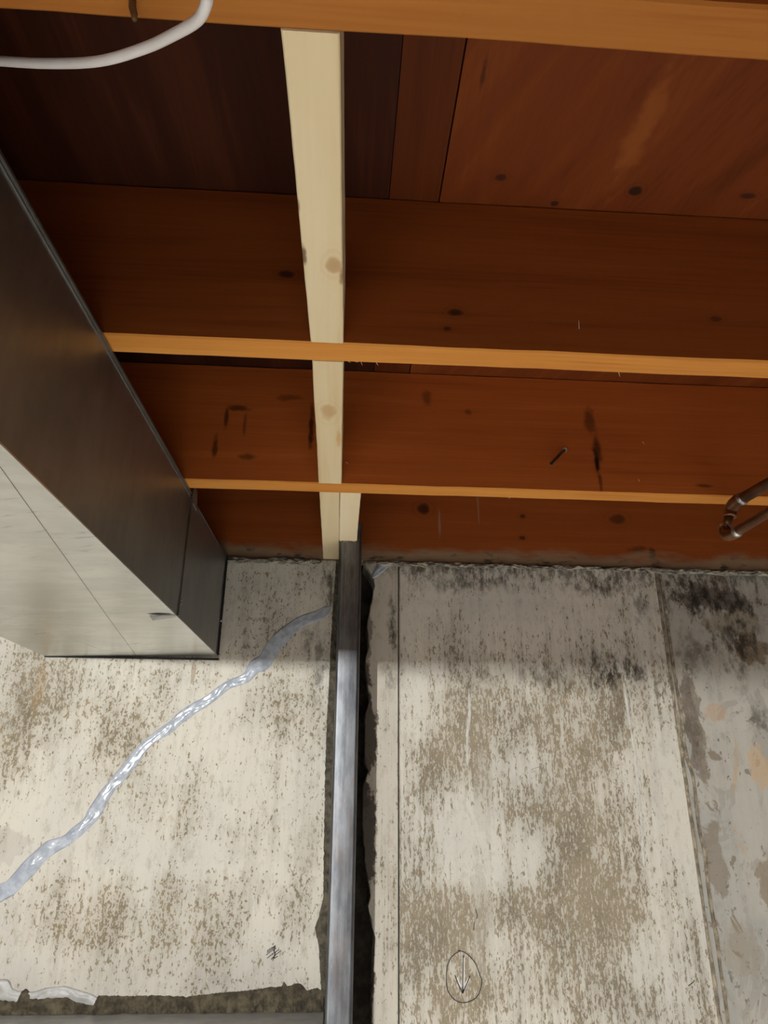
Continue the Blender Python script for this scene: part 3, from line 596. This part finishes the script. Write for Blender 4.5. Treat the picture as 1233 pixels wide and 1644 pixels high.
# torn flap at the bottom edge beside the joint
zf = -0.2280
V = [(-0.2785, -0.377, zf), (-0.2795, -0.366, zf - 0.0005), (-0.318, -0.362, zf - 0.006), (-0.322, -0.372, zf - 0.0005), (-0.300, -0.379, zf - 0.0015)]
V = V + [(x, y, z - 0.0009) for x, y, z in V]
mesh('torn_flap', V, [(4, 3, 2, 1, 0), (5, 6, 7, 8, 9)] + [(i, (i + 1) % 5, 5 + (i + 1) % 5, 5 + i) for i in range(5)], M['duct_edge'], duct)
V = [(-0.285, -0.3825, zf - 0.0004), (-0.305, -0.388, zf - 0.0006), (-0.324, -0.384, zf - 0.0004), (-0.305, -0.3775, zf - 0.0008)]
V = V + [(x, y, z + 0.002) for x, y, z in V]
mesh('tear_slit', V, [(3, 2, 1, 0), (4, 5, 6, 7)] + [(i, (i + 1) % 4, 4 + (i + 1) % 4, 4 + i) for i in range(4)], M['gap_shade'], duct)
# flange where it meets the wall, and screws
mesh('end_flange', *merge([boxd(-0.63, -0.263, -0.0065, -0.0012, -0.2365, -0.2325), dstrip([(-0.006, 0.0), (-0.006, 1.0)], 0.0025, 0.003)]), M['gap_shade'], duct)
for (y, v) in ((-0.008, 0.33), (DYJ + 0.013, 0.10), (DYJ + 0.012, 0.125)):
    p = dpt(0, y, v)
    mesh('screw', *loft([[(p[0] + k, p[1] + r * math.cos(t * math.pi / 4), p[2] + r * math.sin(t * math.pi / 4)) for t in range(8)] for k, r in ((0, .003), (.003, .003), (.0042, .0018))]), M['solder'], duct)

# ------------------------------------------------------------------ copper pipes
pipes = empty('copper_pipe', (0.668, -0.45, -0.085))
tag(pipes, 'tarnished copper pipe pair joined by a soldered return bend under a joist', 'pipe')
U0, U1 = Vector((0.6763, -0.458, -0.028)), Vector((0.6894, -0.5412, -0.028)); D0, D1 = Vector((0.6643, -0.4483, -0.085)), Vector((0.6694, -0.5556, -0.085))
ud = (U1 - U0).normalized(); dd = (D1 - D0).normalized()
mesh('pipe_run', *tube([U0 + ud * 0.012, U0 + ud * 0.5, U0 + ud * 1.6], 0.0095, 14), M['copper'], pipes, True)
mesh('pipe_run', *tube([D0 + dd * 0.012, D0 + dd * 0.5, D0 + dd * 1.6], 0.0080, 14), M['copper'], pipes, True)
mid = (U0 + D0) / 2
mesh('elbow', *tube(smooth3([tuple(U0 + ud * 0.022), tuple(U0 + ud * 0.006), tuple(U0 + Vector((0, .012, -0.006))), tuple(U0 + Vector((-.003, .014, -0.020)))], 5), 0.0112, 14), M['copper'], pipes, True)
mesh('elbow', *tube(smooth3([tuple(D0 + dd * 0.022), tuple(D0 + dd * 0.006), tuple(D0 + Vector((0, .010, 0.006))), tuple(D0 + Vector((.002, .014, 0.022)))], 5), 0.0100, 14), M['copper'], pipes, True)
mesh('riser', *tube([U0 + Vector((-.003, .014, -0.016)), D0 + Vector((.002, .014, 0.018))], 0.0078, 14), M['copper'], pipes, True)
for q, d, r in ((U0, ud, 0.0115), (D0, dd, 0.0103)):
    mesh('solder_ring', *tube([q + d * 0.019, q + d * 0.022, q + d * 0.027], [r, r * 1.03, r * 0.86], 14), M['solder'], pipes, True)
mesh('solder_ring', *tube([D0 + Vector((.002, .014, 0.018)), D0 + Vector((.002, .014, 0.023)), D0 + Vector((.002, .014, 0.027))], [0.0102, 0.0104, 0.008], 14), M['solder'], pipes, True)
# strap that carries the upper pipe, nailed under the next joist
c = U0 + ud * ((J2 + 0.019 - U0.y) / ud.y)
mesh('pipe_strap', *tube([(c.x - 0.022, c.y, -0.0015), (c.x - 0.0125, c.y, -0.0025), (c.x - 0.0118, c.y, -0.030), (c.x - 0.007, c.y, -0.0385), (c.x, c.y, -0.0405), (c.x + 0.007, c.y, -0.0385), (c.x + 0.0118, c.y, -0.030), (c.x + 0.0125, c.y, -0.0025), (c.x + 0.022, c.y, -0.0015)], 0.0016, 6), M['nail'], pipes)

# ------------------------------------------------------------------ nails
nl = empty('bent_nail', (0.3962, J3, 0.082))
tag(nl, 'dark bent nail sticking out of the joist beside the split knot', 'nail')
mesh('nail_shank', *tube([(0.3975, J3 + 0.012, 0.084), (0.3950, J3 - 0.004, 0.080), (0.380, J3 - 0.017, 0.063), (0.3575, J3 - 0.034, 0.036), (0.3545, J3 - 0.037, 0.033)], [0.0026, 0.0026, 0.0027, 0.0029, 0.0012], 8), M['nail'], nl, True)
mesh('nail_collar', *tube([(0.3970, J3 + 0.001, 0.0830), (0.3962, J3 - 0.0024, 0.0820)], 0.0045, 10), M['solder'], nl)
hn = empty('hanging_nail', (-0.1566, -1.2246, 0.0))
tag(hn, 'rusty brown nail point hanging from the joist beside the white cable', 'nail')
mesh('nail_shank', *tube([(-0.1570, -1.2250, 0.004), (-0.1560, -1.2248, -0.006), (-0.1535, -1.2249, -0.014), (-0.1526, -1.225, -0.0195)], [0.0026, 0.0026, 0.0024, 0.0016], 8), M['rusty'], hn, True)

# ------------------------------------------------------------------ white cable
cp = [(-0.75, -1.10, 0.14), (-0.42, -1.125, 0.083), (-0.3213, -1.14, 0.0477), (-0.2844, -1.15, 0.0328), (-0.2337, -1.17, 0.0068), (-0.1873, -1.19, -0.0142), (-0.1496, -1.21, -0.0261), (-0.1227, -1.23, -0.0383), (-0.1032, -1.248, -0.0500), (-0.0955, -1.260, -0.0540), (-0.0931, -1.266, -0.0470), (-0.0925, -1.265, -0.03), (-0.093, -1.257, 0.01), (-0.095, -1.2545, 0.08), (-0.096, -1.2545, 0.20)]
cb = mesh('white_cable', *tube(smooth3(cp, 8), 0.0037, 12), M['cable'], None, True)
tag(cb, 'white plastic cable looping down under a reddish brown joist', 'cable')

# ------------------------------------------------------------------ bare lamp behind the viewer, beyond the duct
lamp = empty('hanging_lamp', (BULB_POS[0], BULB_POS[1], ZC))
tag(lamp, 'small bare bulb hanging on a cord beyond the duct', 'lamp')
bx_, by_, bz_ = BULB_POS
mesh('cord', *tube([(bx_, by_, ZC), (bx_, by_, bz_ + 0.06)], 0.003, 8), M['nail'], lamp)
mesh('socket', *tube([(bx_, by_, bz_ + 0.065), (bx_, by_, bz_ + 0.05), (bx_, by_, bz_ + 0.014)], [0.006, 0.014, 0.013], 12), M['glass'], lamp)
mesh('bulb', *tube([(bx_, by_, bz_ + 0.016), (bx_, by_, bz_ + 0.006), (bx_, by_, bz_ - 0.006), (bx_, by_, bz_ - 0.009)], [0.006, 0.008, 0.007, 0.003], 12), M['bulb'], lamp, True)
L = bpy.data.lights.new('bulb_light', 'POINT'); L.energy = BULB_W; L.shadow_soft_size = 0.012; L.color = (1.0, 0.99, 0.965)
lo = bpy.data.objects.new('bulb_light', L); COL.objects.link(lo); lo.parent = lamp; lo.location = (0, 0, bz_ - ZC)

# added downlight, no such fixture known: lights the floor, whose glow lifts the undersides
dl = empty('added_downlight', (0.30, -1.45, ZC)); tag(dl, 'small round downlight added between two reddish brown joists to light the floor', 'lamp')
mesh('can', *loft([[(0.30 + r * math.cos(t * math.pi / 8), -1.45 + r * math.sin(t * math.pi / 8), z) for t in range(16)] for r, z in ((0.05, ZC), (0.05, 0.13), (0.045, 0.13), (0.042, 0.20))], False), M['duct'], dl)
D = bpy.data.lights.new('added_floor_light', 'SPOT'); D.energy = DOWN_W; D.spot_size = math.radians(58); D.spot_blend = 0.5; D.shadow_soft_size = 0.03; D.color = (1.0, 0.985, 0.95)
do = bpy.data.objects.new('added_floor_light', D); COL.objects.link(do); do.parent = dl; do.location = (0, 0, 0.14 - ZC); do.rotation_euler = (math.radians(9), math.radians(-6), 0)
